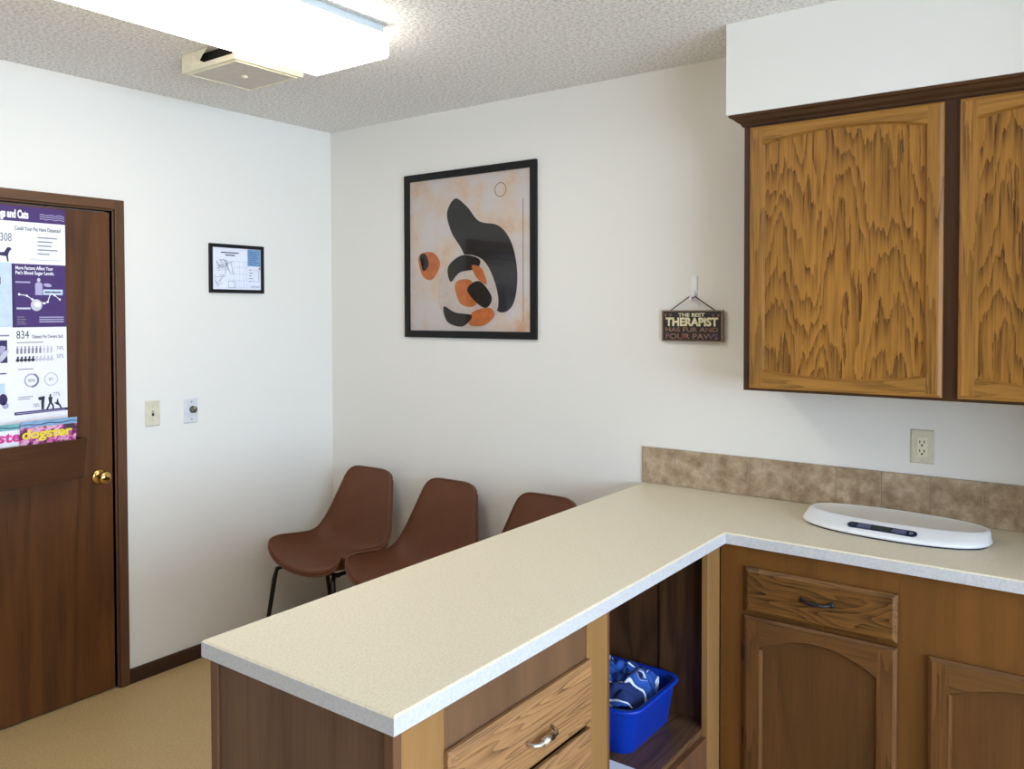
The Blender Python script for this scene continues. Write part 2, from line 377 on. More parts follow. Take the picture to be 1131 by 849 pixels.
# left column of panels
m.rect(PY0, 1.571, -1.622, 1.822, w, 'ltblue')
for z in (1.79, 1.70, 1.615): m.rect(PY0, z, -1.626, z + .0015, w2, 'plgrey')
m.rect(-1.78, 1.735, -1.66, 1.765, w2, 'purple')
m.ell(-1.72, 1.655, .03, .03, w2, 'lav')
m.rect(-1.90, 1.535, -1.632, 1.541, w, 'pgrey')
m.rect(-1.86, 1.432, -1.640, 1.520, w, 'purpdk'); m.ell(-1.69, 1.47, .05, .018, w2, 'lav', .5); m.ell(-1.655, 1.458, .03, .010, w2, 'plgrey', .9)
m.rect(-1.90, 1.388, -1.645, 1.393, w, 'purple')
m.rect(-1.83, 1.31, -1.65, 1.352, w, 'ltblue'); m.ell(-1.658, 1.29, .016, .022, w2, 'purpdk'); m.ell(-1.65, 1.265, .012, .012, w2, 'lav')
m.rect(-1.95, 1.25, -1.70, 1.255, w, 'pgrey')
# purple panel
m.rect(-1.620, 1.569, PY1, 1.819, w, 'purple'); m.rect(-1.620, 1.569, -1.610, 1.819, w2 - .0002, 'purpdk')
m.text('More Factors Affect Your', -1.606, 1.797, .0135, w2, 'pwhite', width=.142, bold=.02)
m.text("Pet's Blood Sugar Levels.", -1.606, 1.778, .0135, w2, 'pwhite', width=.146, bold=.02)
m.rect(-1.607, 1.744, -1.552, 1.750, w2, 'lav'); m.rect(-1.604, 1.640, -1.552, 1.647, w2, 'plgrey')
m.ell(-1.520, 1.757, .0065, .008, w2, 'plgrey'); m.poly([(-1.534, 1.697), (-1.506, 1.697), (-1.506, 1.74), (-1.513, 1.748), (-1.527, 1.748), (-1.534, 1.74)], w2, 'lav')
m.ell(-1.486, 1.737, .016, .007, w2, 'lav', -.15); m.rect(-1.504, 1.698, -1.428, 1.720, w2 + .0002, 'ltblue'); m.rect(-1.498, 1.706, -1.434, 1.712, w2 + .0004, 'slate')
gp = [(-1.594, 1.699), (-1.566, 1.694), (-1.546, 1.68), (-1.50, 1.664), (-1.487, 1.67), (-1.474, 1.708), (-1.460, 1.697), (-1.440, 1.68)]
m.line(gp, .0028, w2 + .0003, 'pwhite')
for q in gp: m.ell(q[0], q[1], .0042, .0046, w2 + .0004, 'pwhite', n=10)
m.ell(-1.530, 1.657, .0215, .0235, w2 + .0005, 'plgrey'); m.ell(-1.526, 1.660, .012, .012, w2 + .0007, 'paper')
for k in range(3): m.rect(-1.520, 1.606 - k * .009, -1.425, 1.6105 - k * .009, w2, 'lav')
for k in range(4): m.rect(-1.603, 1.608 - k * .009, -1.575 + .006 * (k % 2), 1.611 - k * .009, w2, 'pgrey')
# white survey panel
m.text('834', -1.606, 1.525, .031, w2, 'ink', width=.046)
m.text('Diabetic Pet Owners Said:', -1.548, 1.525, .013, w2, 'ink', width=.120, bold=.012)
m.rect(-1.606, 1.507, -1.505, 1.5105, w, 'pgrey')
def tiny_person(u, v, h, mm):
    m.ell(u, v + h * .87, h * .10, h * .12, w2, mm, n=8); m.poly([(u - h * .16, v), (u + h * .10, v), (u + h * .13, v + h * .72), (u - h * .13, v + h * .72)], w2, mm)
def tiny_cat(u, v, h, mm):
    m.ell(u, v + h * .28, h * .30, h * .30, w2, mm, n=10); m.ell(u + h * .05, v + h * .72, h * .17, h * .2, w2, mm, n=8)
for k in range(10):
    tiny_person(-1.603 + k * .0142, 1.465, .030, 'pgrey' if k < 7 else 'plgrey'); tiny_cat(-1.603 + k * .0142, 1.433, .024, 'ink' if k < 5 else 'plgrey')
m.text('74%', -1.427, 1.474, .017, w2, 'pgrey', width=.028, align='R'); m.text('50%', -1.427, 1.442, .017, w2, 'pgrey', width=.028, align='R')
m.rect(-1.603, 1.402, -1.545, 1.4055, w, 'pgrey')
m.ring(-1.553, 1.358, .022, .0275, w2, 'lav'); m.ring(-1.553, 1.358, .021, .029, w2 + .0003, 'pgrey', -1.6, 1.2)
m.ring(-1.478, 1.358, .023, .027, w2, 'plgrey')
m.text('50%', -1.553, 1.352, .012, w2, 'ink', width=.026, align='C'); m.text('8%', -1.478, 1.352, .012, w2, 'pgrey', width=.018, align='C')
m.rect(-1.603, 1.292, -1.548, 1.295, w, 'pgrey'); m.rect(-1.603, 1.284, -1.560, 1.287, w, 'pgrey')
# walking figures and a jumping dog
def person(u, v, h, mm):
    m.ell(u, v + h * .92, h * .065, h * .08, w2, mm, n=10); m.poly([(u - h * .10, v + h * .48), (u + h * .10, v + h * .48), (u + h * .13, v + h * .80), (u, v + h * .86), (u - h * .13, v + h * .80)], w2, mm)
    m.line([(u, v + h * .5), (u - h * .22, v)], h * .11, w2, mm); m.line([(u, v + h * .5), (u + h * .17, v + h * .22), (u + h * .16, v)], h * .11, w2, mm)
m.ell(-1.520, 1.283, .009, .007, w2, 'ink'); m.poly([(-1.517, 1.238), (-1.507, 1.238), (-1.506, 1.262), (-1.503, 1.290), (-1.513, 1.292), (-1.518, 1.27)], w2, 'ink')
person(-1.482, 1.236, .062, 'ink')
m.poly([(-1.468, 1.262), (-1.458, 1.263), (-1.456, 1.275), (-1.452, 1.276), (-1.450, 1.262), (-1.440, 1.246), (-1.438, 1.238), (-1.443, 1.238), (-1.452, 1.252), (-1.458, 1.252)], w2, 'ink')
m.text('77%', -1.444, 1.288, .016, w2, 'pgrey', width=.027, align='R'); m.text('78%', -1.524, 1.250, .015, w2, 'pgrey', width=.024, align='R')
m.poly([(-1.618, 1.224), (PY1, 1.227), (PY1, 1.238), (-1.618, 1.236)], w, 'purpdk'); m.rect(-1.612, 1.229, -1.425, 1.2315, w2, 'lav')
pos = tag(m.build('poster', recalc=False), 'purple and white pet diabetes infographic poster taped to the brown door', 'poster')
# re-orient flat print faces outwards
bm = bmesh.new(); bm.from_mesh(pos.data)
bm.normal_update()
bmesh.ops.reverse_faces(bm, faces=[f for f in bm.faces if f.normal.x < -.5 and f.calc_center_median().x > x0 + .0014]); bm.to_mesh(pos.data); bm.free()

# ------------------------------------------------------------------ wooden pocket with magazines
PYR, PYL = -1.388, -2.01
pk = thing('magazine_pocket', 'brown wooden magazine pocket mounted on the door beside the knob', 'magazine holder', (.03, -1.7, .95))
def slant(u, v, wv): return (-.006 + wv + (v - .95) * .22, u, v)
m = MB(slant); m.box((PYL, .950, .060), (PYR, 1.116, .072), 'pocketw'); m.build('front_board', pk, bevel=.002)
m = MB(); m.box((-.006, PYL + .012, .952), (.055, PYR - .012, .964), 'pocketw'); m.build('bottom_board', pk)
for y in (PYL, PYR - .012):
    m = MB(); m.add([(-.006, y, .95), (.0545, y, .95), (.091, y, 1.116), (-.006, y, 1.116), (-.006, y + .012, .95), (.0545, y + .012, .95), (.091, y + .012, 1.116), (-.006, y + .012, 1.116)],
          [(0, 1, 2, 3), (7, 6, 5, 4), (0, 4, 5, 1), (1, 5, 6, 2), (2, 6, 7, 3), (3, 7, 4, 0)], 'pocketw'); m.build('side_board', pk)
def magazine(y0, y1, top, off, tilt, cover, strip, title, tcol, label, th, tw):
    ob = thing('magazine', label, 'magazine', (.03, (y0 + y1) / 2, .965), 'magazines in the door pocket')
    fr = lambda u, v, wv: (-.004 + off + wv + (v - .965) * tilt, u, v)
    m = MB(fr); m.box((y0, .968, 0), (y1, top, .004), cover)
    m.rect(y0, top - .024, y1, top, .0044, strip); m.line([(y0 + (y1 - y0) * q / 8, top - .014 + .003 * math.sin(q * 2)) for q in range(9)], .004, .0048, 'slate')
    m.build('cover', ob)
    m = MB(fr); m.text(title, y0 + .006, top - .068, th, .0052, tcol, width=tw, bold=.035); m.build('title_lettering', ob)
    return ob
magazine(-1.630, -1.417, 1.205, .050, .12, 'floral', 'pblue', 'dogster', 'pyel', 'magazine with yellow title on a pink floral cover standing in the door pocket', .036, .19)
magazine(-1.795, -1.590, 1.200, .040, .12, 'paper', 'teal', 'catster', 'pmag', 'white magazine with magenta title left of the floral magazine in the pocket', .038, .195)

# ------------------------------------------------------------------ plates on the left wall
t_ = thing('light_switch', 'ivory toggle light switch plate on the left wall beside the door', 'light switch', (0, -1.048, 1.176))
m = MB(FE(0)); m.frustum((-1.083, 1.119, 0), (-1.013, 1.234, .006), .004, .004, 'ivory'); m.build('plate', t_)
m = MB(FE(0)); m.box((-1.053, 1.165, .005), (-1.043, 1.188, .0065), 'dark'); m.add([(-1.052, 1.176, .006), (-1.044, 1.176, .006), (-1.044, 1.187, .006), (-1.052, 1.187, .006), (-1.051, 1.185, .016), (-1.045, 1.185, .016), (-1.045, 1.191, .015), (-1.051, 1.191, .015)], [(0, 1, 5, 4), (1, 2, 6, 5), (2, 3, 7, 6), (3, 0, 4, 7), (4, 5, 6, 7)], 'ivory'); m.build('toggle', t_)
for z in (1.147, 1.206): m = MB(); m.lathe((.0055, -1.048, z), (1, 0, 0), [(0, .003), (.0012, .003), (.0015, .001)], 'greyp', 10); m.build('screw', t_)
t_ = thing('dial_control', 'grey wall plate with dark round dial below the small framed map', 'dial control', (0, -.859, 1.17))
m = MB(FE(0)); m.frustum((-.895, 1.113, -.002), (-.824, 1.228, .006), .004, .004, 'steelplate'); m.build('plate', t_)
m = MB(); m.lathe((.005, -.852, 1.176), (1, 0, 0), [(0, .017), (.012, .0165), (.017, .0145), (.018, .004)], plain('dial_olive', rgb(84, 84, 66), .3)); m.box((.022, -.8535, 1.178), (.0235, -.8505, 1.191), 'ivory'); m.build('dial', t_)
for z in (1.130, 1.212): m = MB(); m.lathe((.0055, -.857, z), (1, 0, 0), [(0, .003), (.0012, .003), (.0015, .001)], 'lcd', 10); m.build('screw', t_)

# ------------------------------------------------------------------ framed pictures
def frame_mb(m, u0, v0, u1, v1, fw, d, mat):
    O = [(u0, v0), (u1, v0), (u1, v1), (u0, v1)]; I = [(u0 + fw, v0 + fw), (u1 - fw, v0 + fw), (u1 - fw, v1 - fw), (u0 + fw, v1 - fw)]
    vs = [(a, b, 0) for a, b in O] + [(a, b, d) for a, b in O] + [(a, b, d) for a, b in I] + [(a, b, .004) for a, b in I]
    fs = [(3, 2, 1, 0)]
    for k in (0, 4, 8):
        for i in range(4): fs.append((k + i, k + (i + 1) % 4, k + 4 + (i + 1) % 4, k + 4 + i))
    m.add(vs, fs, mat)
t_ = thing('framed_map', 'small black framed floor map with blue box on the left wall', 'framed map', (0, -.604, 1.72))
m = MB(FE(0)); frame_mb(m, -.758, 1.720, -.450, 1.9547, .017, .013, 'blackwood'); m.build('frame', t_, bevel=.002)
m = MB(FE(0)); A0, A1, B0, B1 = -.741, -.467, 1.737, 1.938; w = .0065; W = A1 - A0; Hh = B1 - B0
m.rect(A0, B0, A1, B1, .006, 'paper')
P = lambda a, b: (A0 + a * W, B0 + b * Hh)
def R_(a, b, c, d, mm, ww=None):
    p, q = P(a, b), P(c, d); m.rect(p[0], p[1], q[0], q[1], ww or w, mm)
R_(.72, .58, .99, .99, 'pblue')
for k in range(7): R_(.74, .62 + k * .05, .74 + .22 * (.7 + .3 * (k % 2)), .632 + k * .05, 'slate', w + .0003)
R_(.17, .87, .54, .895, 'purpdk'); R_(.26, .81, .46, .835, 'purpdk')
rr = random.Random(5)
def L_(pts, mm='pgrey', th=.0016): m.line([P(*p) for p in pts], th, w, mm)
for k in range(9): L_([(.08 + .25 * rr.random(), .42 + .3 * rr.random()) for _ in range(3)])
for k in range(5): L_([(.26 + .16 * rr.random(), .35 + .35 * rr.random()) for _ in range(2)], 'slate', .002)
for a in (.44, .55, .64, .70): L_([(a, .05), (a, .68)], 'plgrey')
for b in (.06, .22, .38, .54, .68): L_([(.42, b), (.72, b)], 'plgrey')
for k in range(6): L_([(.04 + .3 * rr.random(), .06 + .3 * rr.random()) for _ in range(2)])
L_([(.32, .05), (.32, .20), (.46, .20), (.46, .05), (.32, .05)]); L_([(.05, .2), (.12, .1), (.10, .08)], 'slate', .002)
for k in range(5): R_(.75, .20 + .07 * k, .80 + .03 * (k % 2), .215 + .07 * k, 'slate')
L_([(.82, .22), (.95, .20), (.95, .48), (.84, .48)]); R_(.78, .06, .96, .10, 'plgrey'); R_(.955, .50, .985, .55, 'orange')
m.build('map_sheet', t_, recalc=False)
m = MB(FE(0)); m.rect(-.741, 1.737, -.467, 1.938, .0100, 'glass'); m.build('glass', t_, recalc=False)

t_ = thing('framed_print', 'large black framed print of charcoal and orange shapes above the chairs', 'picture', (.967, 0, 1.50))
U0, U1, V0, V1 = .563, 1.371, 1.5005, 2.309
m = MB(FN(0)); frame_mb(m, U0, V0, U1, V1, .034, .018, 'blackwood'); m.build('frame', t_, bevel=.003)
fw = .034; m = MB(FN(0)); a0, a1, b0, b1 = U0 + fw, U1 - fw, V0 + fw, V1 - fw; W = a1 - a0; Hh = b1 - b0
m.rect(a0, b0, a1, b1, .008, 'artpaper'); w = .0084
P = lambda a, b: (a0 + a * W, b0 + b * Hh)
def blob(pts, mm, ww):
    # smooth closed outline through the control points
    n = len(pts); o = []
    for i in range(n):
        p0, p1, p2, p3 = [Vector(P(*pts[(i + k - 1) % n])) for k in range(4)]
        for q in range(6):
            s = q / 6; o.append(tuple(.5 * (2 * p1 + (p2 - p0) * s + (2 * p0 - 5 * p1 + 4 * p2 - p3) * s * s + (3 * p1 - p0 - 3 * p2 + p3) * s ** 3)))
    from mathutils.geometry import tessellate_polygon
    tri = tessellate_polygon([[Vector((a, b, 0)) for a, b in o]])
    m.add([(a, b, ww) for a, b in o], [tuple(f) for f in tri], mm)
blob([(.40, .86), (.50, .80), (.60, .70), (.76, .66), (.86, .54), (.90, .34), (.86, .16), (.74, .13), (.58, .30), (.46, .52), (.37, .64), (.33, .77)], 'charcoal', w)
blob([(.30, .40), (.44, .49), (.62, .46), (.72, .32), (.75, .16), (.66, .04), (.44, .02), (.30, .10), (.25, .24)], 'artwhite', w + .0004)
blob([(.34, .42), (.46, .49), (.60, .46), (.58, .40), (.44, .38), (.36, .32)], 'artblk', w + .0008)
blob([(.40, .31), (.52, .33), (.60, .24), (.56, .16), (.44, .18)], 'orange', w + .0008)
blob([(.54, .42), (.62, .40), (.66, .30), (.58, .34)], 'orange', w + .0010)
blob([(.50, .27), (.60, .32), (.70, .22), (.66, .15), (.58, .18)], 'artblk', w + .0012)
blob([(.54, .12), (.68, .15), (.72, .10), (.64, .04), (.52, .04)], 'orange', w + .0010)
blob([(.30, .16), (.40, .12), (.54, .10), (.46, .03), (.33, .06)], 'artblk', w + .0012)
blob([(.08, .50), (.20, .52), (.27, .44), (.20, .34), (.11, .37)], 'orange', w + .0006)
blob([(.09, .50), (.14, .51), (.17, .44), (.12, .40)], 'artblk', w + .0010)
q = P(.77, .885); m.ring(q[0], q[1], .030, .034, w, 'artgold')
q = P(.945, .06); m.rect(q[0] - .003, q[1], q[0] + .001, q[1] + .56, w, 'artgold')
m.build('print_sheet', t_, recalc=False)
m = MB(FN(0)); m.rect(a0, b0, a1, b1, .013, 'glass'); m.build('glass', t_, recalc=False)
for ob in t_.children:
    if ob.name.startswith(('print_sheet', 'glass')):
        bm = bmesh.new(); bm.from_mesh(ob.data); bm.normal_update(); bmesh.ops.reverse_faces(bm, faces=[f for f in bm.faces if f.normal.y > .5]); bm.to_mesh(ob.data); bm.free()

# ------------------------------------------------------------------ hook and sign
hk = thing('wall_hook', 'small white adhesive hook on the back wall above the sign', 'hook', (2.122, 0, 1.66))
m = MB(FN(0)); m.frustum((2.109, 1.690, 0), (2.136, 1.768, .006), .003, .003, 'white'); m.build('plate', hk, bevel=.001)
m = MB(); m.tube([(2.1225, -.006, 1.705), (2.1225, -.012, 1.690), (2.1225, -.020, 1.674), (2.1225, -.031, 1.668), (2.1225, -.037, 1.676), (2.1225, -.037, 1.688)], [.007, .008, .008, .007, .006, .004], 'white'); m.build('hook_arm', hk)
sg = thing('hanging_sign', 'black wooden hanging sign about a furry therapist with a twine hanger', 'sign', (2.119, -.02, 1.505))
sx0, sx1, sz0, sz1 = 1.990, 2.247, 1.5065, 1.631
m = MB(FN(-.006)); m.box((sx0, sz0, 0), (sx1, sz1, .014), 'signedge'); m.rect(sx0 + .006, sz0 + .005, sx1 - .006, sz1 - .005, .0144, 'signblk'); m.build('board', sg)
m = MB(FN(-.006)); cx = (sx0 + sx1) / 2
m.text('THE BEST', cx, 1.606, .0135, .0150, 'cream', width=.112, bold=.03, align='C')
m.text('THERAPIST', cx, 1.570, .031, .0150, 'cream', width=.222, bold=.045, align='C')
m.text('HAS FUR AND', cx, 1.546, .0175, .0150, 'faded', width=.222, bold=.018, align='C')
m.text('FOUR PAWS', cx, 1.518, .0205, .0150, 'faded', width=.222, bold=.018, align='C')
m.build('lettering', sg, recalc=False)
for u in (2.007, 2.028, 2.209, 2.230):
    m = MB(FN(-.006)); m.ell(u, 1.610, .0042, .0036, .0150, 'faded')
    for k in (-1.4, -.5, .5, 1.4): m.ell(u + k * .0034, 1.6165 - abs(k) * .0012, .0014, .0018, .0150, 'faded', n=8)
    m.build('paw_print', sg, recalc=False)
for ob in sg.children:
    bm = bmesh.new(); bm.from_mesh(ob.data); bm.normal_update(); bmesh.ops.reverse_faces(bm, faces=[f for f in bm.faces if f.normal.y > .5 and f.calc_center_median().y < -.015]); bm.to_mesh(ob.data); bm.free()
m = MB(); m.tube([(2.026, -.013, 1.630), (2.110, -.022, 1.684), (2.1225, -.030, 1.679), (2.135, -.022, 1.684), (2.213, -.013, 1.630)], .0022, 'twine', 8); m.build('twine_hanger', sg)

# ------------------------------------------------------------------ outlet on the back wall
t_ = thing('power_outlet', 'ivory duplex power outlet on the back wall under the wall cabinets', 'outlet', (2.947, 0, 1.168))
m = MB(FN(0)); m.frustum((2.910, 1.111, 0), (2.984, 1.226, .006), .004, .004, 'ivory'); m.build('plate', t_)
m = MB(FN(0)); m.box((2.931, 1.136, .005), (2.963, 1.201, .0085), 'ivory2')
for z in (1.180, 1.150):
    m.box((2.9385, z, .0083), (2.9415, z + .010, .0090), 'dark'); m.box((2.9525, z, .0083), (2.9555, z + .010, .0090), 'dark')
m.build('receptacle', t_, bevel=.0008)
for z in (1.174, 1.144): m = MB(); m.lathe((2.947, -.0082, z), (0, -1, 0), [(0, .0032), (.0010, .0032)], 'dark', 12); m.build('ground_hole', t_)
m = MB(); m.lathe((2.947, -.0055, 1.121), (0, -1, 0), [(0, .003), (.0014, .003)], 'greyp', 10); m.build('screw', t_)
m = MB(); m.lathe((2.947, -.008, 1.1685), (0, -1, 0), [(0, .0025), (.0014, .0025)], 'greyp', 10); m.build('screw', t_)

# ------------------------------------------------------------------ cabinet doors and drawers
def arch_door(m, u0, u1, v0, v1, th, sw, tr, rise, br, dip, mp, mz, mx, n=18):
    """frame-and-panel door; top edge of the opening arches by rise, bottom sags by dip"""
    e, d = .010, .006          # routed outer edge
    a0, a1 = u0 + sw, u1 - sw
    def arc(c, h, i, inset=0):
        s = i / n * 2 - 1; return c + h * (1 - s * s) - inset
    zt, zb = v1 - tr - rise, v0 + br
    O = lambda i, w: [(u0 + i, v0 + i, w), (u1 - i, v0 + i, w), (u1 - i, v1 - i, w), (u0 + i, v1 - i, w)]
    ring = O(0, 0) + O(0, th - d) + O(e * .35, th - d * .55) + O(e, th)
    fs = [(3, 2, 1, 0)]
    for k in (0, 4, 8):
        for i in range(4): fs.append((k + i, k + (i + 1) % 4, k + 4 + (i + 1) % 4, k + 4 + i))
    m.add(ring, fs[:1] + fs[2::2], mz); m.add(ring, fs[1::2], mx)
    m.add([(u0 + e, v0 + e, th), (a0, v0 + e, th), (a0, v1 - e, th), (u0 + e, v1 - e, th)], [(0, 1, 2, 3)], mz)
    m.add([(a1, v0 + e, th), (u1 - e, v0 + e, th), (u1 - e, v1 - e, th), (a1, v1 - e, th)], [(0, 1, 2, 3)], mz)
    U = [a0 + (a1 - a0) * i / n for i in range(n + 1)]
    T = [arc(zt, rise, i) for i in range(n + 1)]; B = [arc(zb, -dip, i) for i in range(n + 1)]
    for Z, edge in ((T, v1 - e), (B, v0 + e)):
        vs = []; f = []
        for i in range(n + 1):
            vs += [(U[i], Z[i], th), (U[i], edge, th)]
            if i: f.append((2 * i - 2, 2 * i, 2 * i + 1, 2 * i - 1))
        m.add(vs, f, mx)
    # sloping inner edge down to the panel
    dp = th - .012; q = .007
    top = [(U[i], T[i]) for i in range(n + 1)]; bot = [(U[i], B[i]) for i in range(n + 1)]
    sh = lambda u: u + q if u < a0 + 1e-6 else (u - q if u > a1 - 1e-6 else u)
    for lst, s_ in ((top, -q), (bot, q)):
        vs = []; f = []
        for i, (u, v) in enumerate(lst):
            vs += [(u, v, th), (sh(u), v + s_, dp)]
            if i: f.append((2 * i - 2, 2 * i, 2 * i + 1, 2 * i - 1))
        m.add(vs, f, mx)
    for u, s_ in ((a0, q), (a1, -q)):
        vt = T[0]; vb = B[0]
        m.add([(u, vb, th), (u, vt, th), (u + s_, vt - q, dp), (u + s_, vb + q, dp)], [(0, 1, 2, 3)], mz)
    vs = []; f = []
    for i in range(n + 1):
        vs += [(sh(U[i]), B[i] + q, dp), (sh(U[i]), T[i] - q, dp)]
        if i: f.append((2 * i - 2, 2 * i, 2 * i + 1, 2 * i - 1))
    m.add(vs, f, mp)
def hinge(m, u, v, w=.0, s=1):
    m.box((u - .007, v - .022, w), (u + .004, v + .022, w + .008), 'black')
    m.box((u - .004, v - .027, w + .002), (u + .001, v + .027, w + .012), 'black')

# ------------------------------------------------------------------ wall cabinet
UY = -.305
uc = thing('wall_cabinet', 'golden oak wall cabinet with arched panel doors under the soffit', 'cabinet', (3.0, -.15, 1.356))
m = MB(); x0, x1, z0, z1 = 2.439, 3.735, 1.356, SZ
m.box((x0, UY + .018, z0), (x0 + .016, -.001, z1 - .001), 'frame_z'); m.box((x1 - .016, UY + .018, z0), (x1, -.001, z1 - .001), 'frame_z')
m.box((x0 + .016, UY + .018, z0), (x1 - .016, -.001, z0 + .016), 'frame_x'); m.box((x0 + .016, UY + .018, z1 - .017), (x1 - .016, -.001, z1 - .001), 'frame_x')
m.box((x0 + .016, -.012, z0 + .016), (x1 - .016, -.001, z1 - .017), 'frame_z'); m.build('carcass', uc)
m = MB(FN(UY + .018))
m.box((x0, z0, 0), (x0 + .04, z1 - .001, .018), 'frame_z'); m.box((3.045, z0, 0), (3.105, z1 - .001, .018), 'frame_z'); m.box((x1 - .04, z0, 0), (x1, z1 - .001, .018), 'frame_z')
for a, b in ((x0 + .04, 3.045), (3.105, x1 - .04)): m.box((a, z0, 0), (b, z0 + .04, .018), 'frame_x'); m.box((a, z1 - .06, 0), (b, z1 - .001, .018), 'frame_x')
m.build('face_frame', uc)
# crown moulding: profile (out, z) swept along the left return, front
prof = [(0, 2.254), (.006, 2.254), (.010, 2.262), (.022, 2.270), (.030, 2.279), (.040, 2.283), (.043, 2.2905), (0, 2.2905)]
m = MB(); vs = []; fs = []
path = [((x0, -.001), (-1, 0)), ((x0, UY), (-1, -1)), ((x1, UY), (1, -1)), ((x1, -.001), (1, 0))]
for (px, py), (dx, dy) in path:
    for o_, z in prof: vs.append((px + dx * o_, py + dy * o_, z))
k = len(prof)
for i in range(3):
    for j in range(k): fs.append((i * k + j, i * k + (j + 1) % k, (i + 1) * k + (j + 1) % k, (i + 1) * k + j))
fs += [tuple(range(k)), tuple(3 * k + j for j in range(k))]
m.add(vs, fs, 'frame_x'); m.build('crown_moulding', uc)
for a, b, hs in ((2.464, 3.054, 1), (3.096, 3.690, -1)):
    m = MB(FN(UY)); arch_door(m, a, b, 1.366, 2.246, .020, .044, .030, .028, .058, .022, 'gold_z', 'gold_fz', 'gold_fx'); d = m.build('door', uc)
    for v in (1.43, 2.17): m = MB(FN(UY)); hinge(m, a if hs > 0 else b, v); m.build('hinge', d)

# ------------------------------------------------------------------ counter top
CT, CB = .9234, .8881
PX0, PX1, PYE, IY = 1.904, 2.4777, -2.0465, -.5572
CXE = 3.74
out = [(PX0, PYE), (PX1, PYE), (PX1, IY), (CXE, IY), (CXE, -.0005), (PX0, -.0005)]
m = MB()
r = .004
ins = [(PX0 + r, PYE + r), (PX1 - r, PYE + r), (PX1 - r, IY + r), (CXE - r, IY + r), (CXE - r, -.0005), (PX0 + r, -.0005)]
vs = [(x, y, CB) for x, y in out] + [(x, y, CT - r) for x, y in out] + [(x, y, CT) for x, y in ins]
n = 6
m.add(vs, [(5, 4, 3, 2, 1, 0)] + [(i, (i + 1) % n, n + (i + 1) % n, n + i) for i in range(n)], 'edge')
m.add(vs, [(n + i, n + (i + 1) % n, 2 * n + (i + 1) % n, 2 * n + i) for i in range(n)] + [(12, 13, 14, 17), (14, 15, 16, 17)], 'counter')
tag(m.build('countertop'), 'long L shaped cream laminate countertop over the oak base cabinets', 'countertop')
# backsplash of tiles
m = MB(FN(0)); TX = 1.897; zb, zt = CT + .0005, 1.0715
m.box((TX, zb, .0005), (CXE, zt - .001, .008), 'grout')
edges = [TX, 2.043, 2.197, 2.350, 2.514, 2.668, 2.818, 2.972, 3.128, 3.282, 3.436, 3.590, CXE]
for a, b in zip(edges, edges[1:]): m.frustum((a + .0016, zb + .002, .001), (b - .0016, zt, .0105), .0015, .0015, 'tile')
tag(m.build('backsplash'), 'row of mottled tan tiles along the wall behind the countertop', 'backsplash')

# ------------------------------------------------------------------ peninsula cabinet
FX = 2.452; FXB = 2.434; EY = -2.020
pn = thing('peninsula_cabinet', 'oak peninsula base cabinet with drawers and an open bay', 'cabinet', (2.18, -1.3, 0))
m = MB(); m.box((1.930, EY, .0), (2.430, EY + .016, CB - .001), 'pend'); m.build('end_panel', pn)
m = MB(); m.box((1.904, EY - .006, 0), (1.929, EY + .02, CB - .001), 'trimoak'); m.build('corner_trim', pn, bevel=.003)
m = MB(); m.box((2.431, EY - .006, 0), (FX + .004, EY + .0155, CB - .001), 'trimoak'); m.build('corner_trim', pn, bevel=.003)
m = MB(); m.box((1.908, EY + .02, 0), (1.924, -.002, CB - .001), 'inside'); m.build('back_panel', pn)
m = MB(FE(FXB)); T = FX - FXB; zt = CB - .001
m.box((EY + .016, .0, 0), (-1.886, zt, T), 'pen_z'); m.box((-1.362, .0, 0), (-1.262, zt, T), 'pen_z')
m.box((-1.886, .775, 0), (-1.362, zt, T - .002), 'pen_y'); m.box((-1.886, .09, 0), (-1.362, .14, T), 'pen_y')
m.box((-1.886, .615, 0), (-1.362, .645, T - .013), 'pen_y'); m.box((-1.886, .44, 0), (-1.362, .47, T - .013), 'pen_y')
m.build('face_frame', pn)
m = MB(FE(FXB)); m.box((-.638, .0, 0), (-.5405, zt, T), 'pen_z'); m.build('bay_stile', pn)
m = MB(FE(FXB)); m.box((-1.2615, .0, -.01), (-1.240, zt, T - .006), 'trimoak'); m.build('bay_trim', pn)
m = MB(); m.box((1.925, -1.256, .3115), (2.423, -1.240, zt), 'inside'); m.build('bay_partition', pn)
m = MB(); m.box((1.925, -.578, .3115), (2.262, -.560, zt), 'inside'); m.box((2.264, -.588, .3115), (2.433, -.560, zt), 'inside')
m.box((2.395, -.600, .3115), (2.4335, -.5885, zt), 'frame_z'); m.build('bay_partition', pn)
m = MB(); m.box((1.925, -1.256, .290), (2.433, -.560, .311), 'shelfw'); m.build('bay_shelf', pn)
m = MB(FE(FXB)); m.box((-1.2395, 0, 0), (-.6385, .289, T - .002), 'trimoak'); m.build('bay_fascia', pn)
def pull(m, c, axis, out_, L, mat, r=.0052, rise=.024):
    c = Vector(c); a = Vector(axis); o = Vector(out_)
    P = []
    for i in range(13):
        s = i / 12 * 2 - 1
        P.append(c + a * (L / 2 * s) + o * (rise * (1 - abs(s) ** 3.2)))
    m.tube(P, [r * (.8 + .35 * (1 - abs(i / 6 - 1))) for i in range(13)], mat, 10)
    for s in (-1, 1): m.lathe(c + a * (L / 2 * s), out_, [(0, .009), (.003, .008), (.006, .005)], mat, 12)
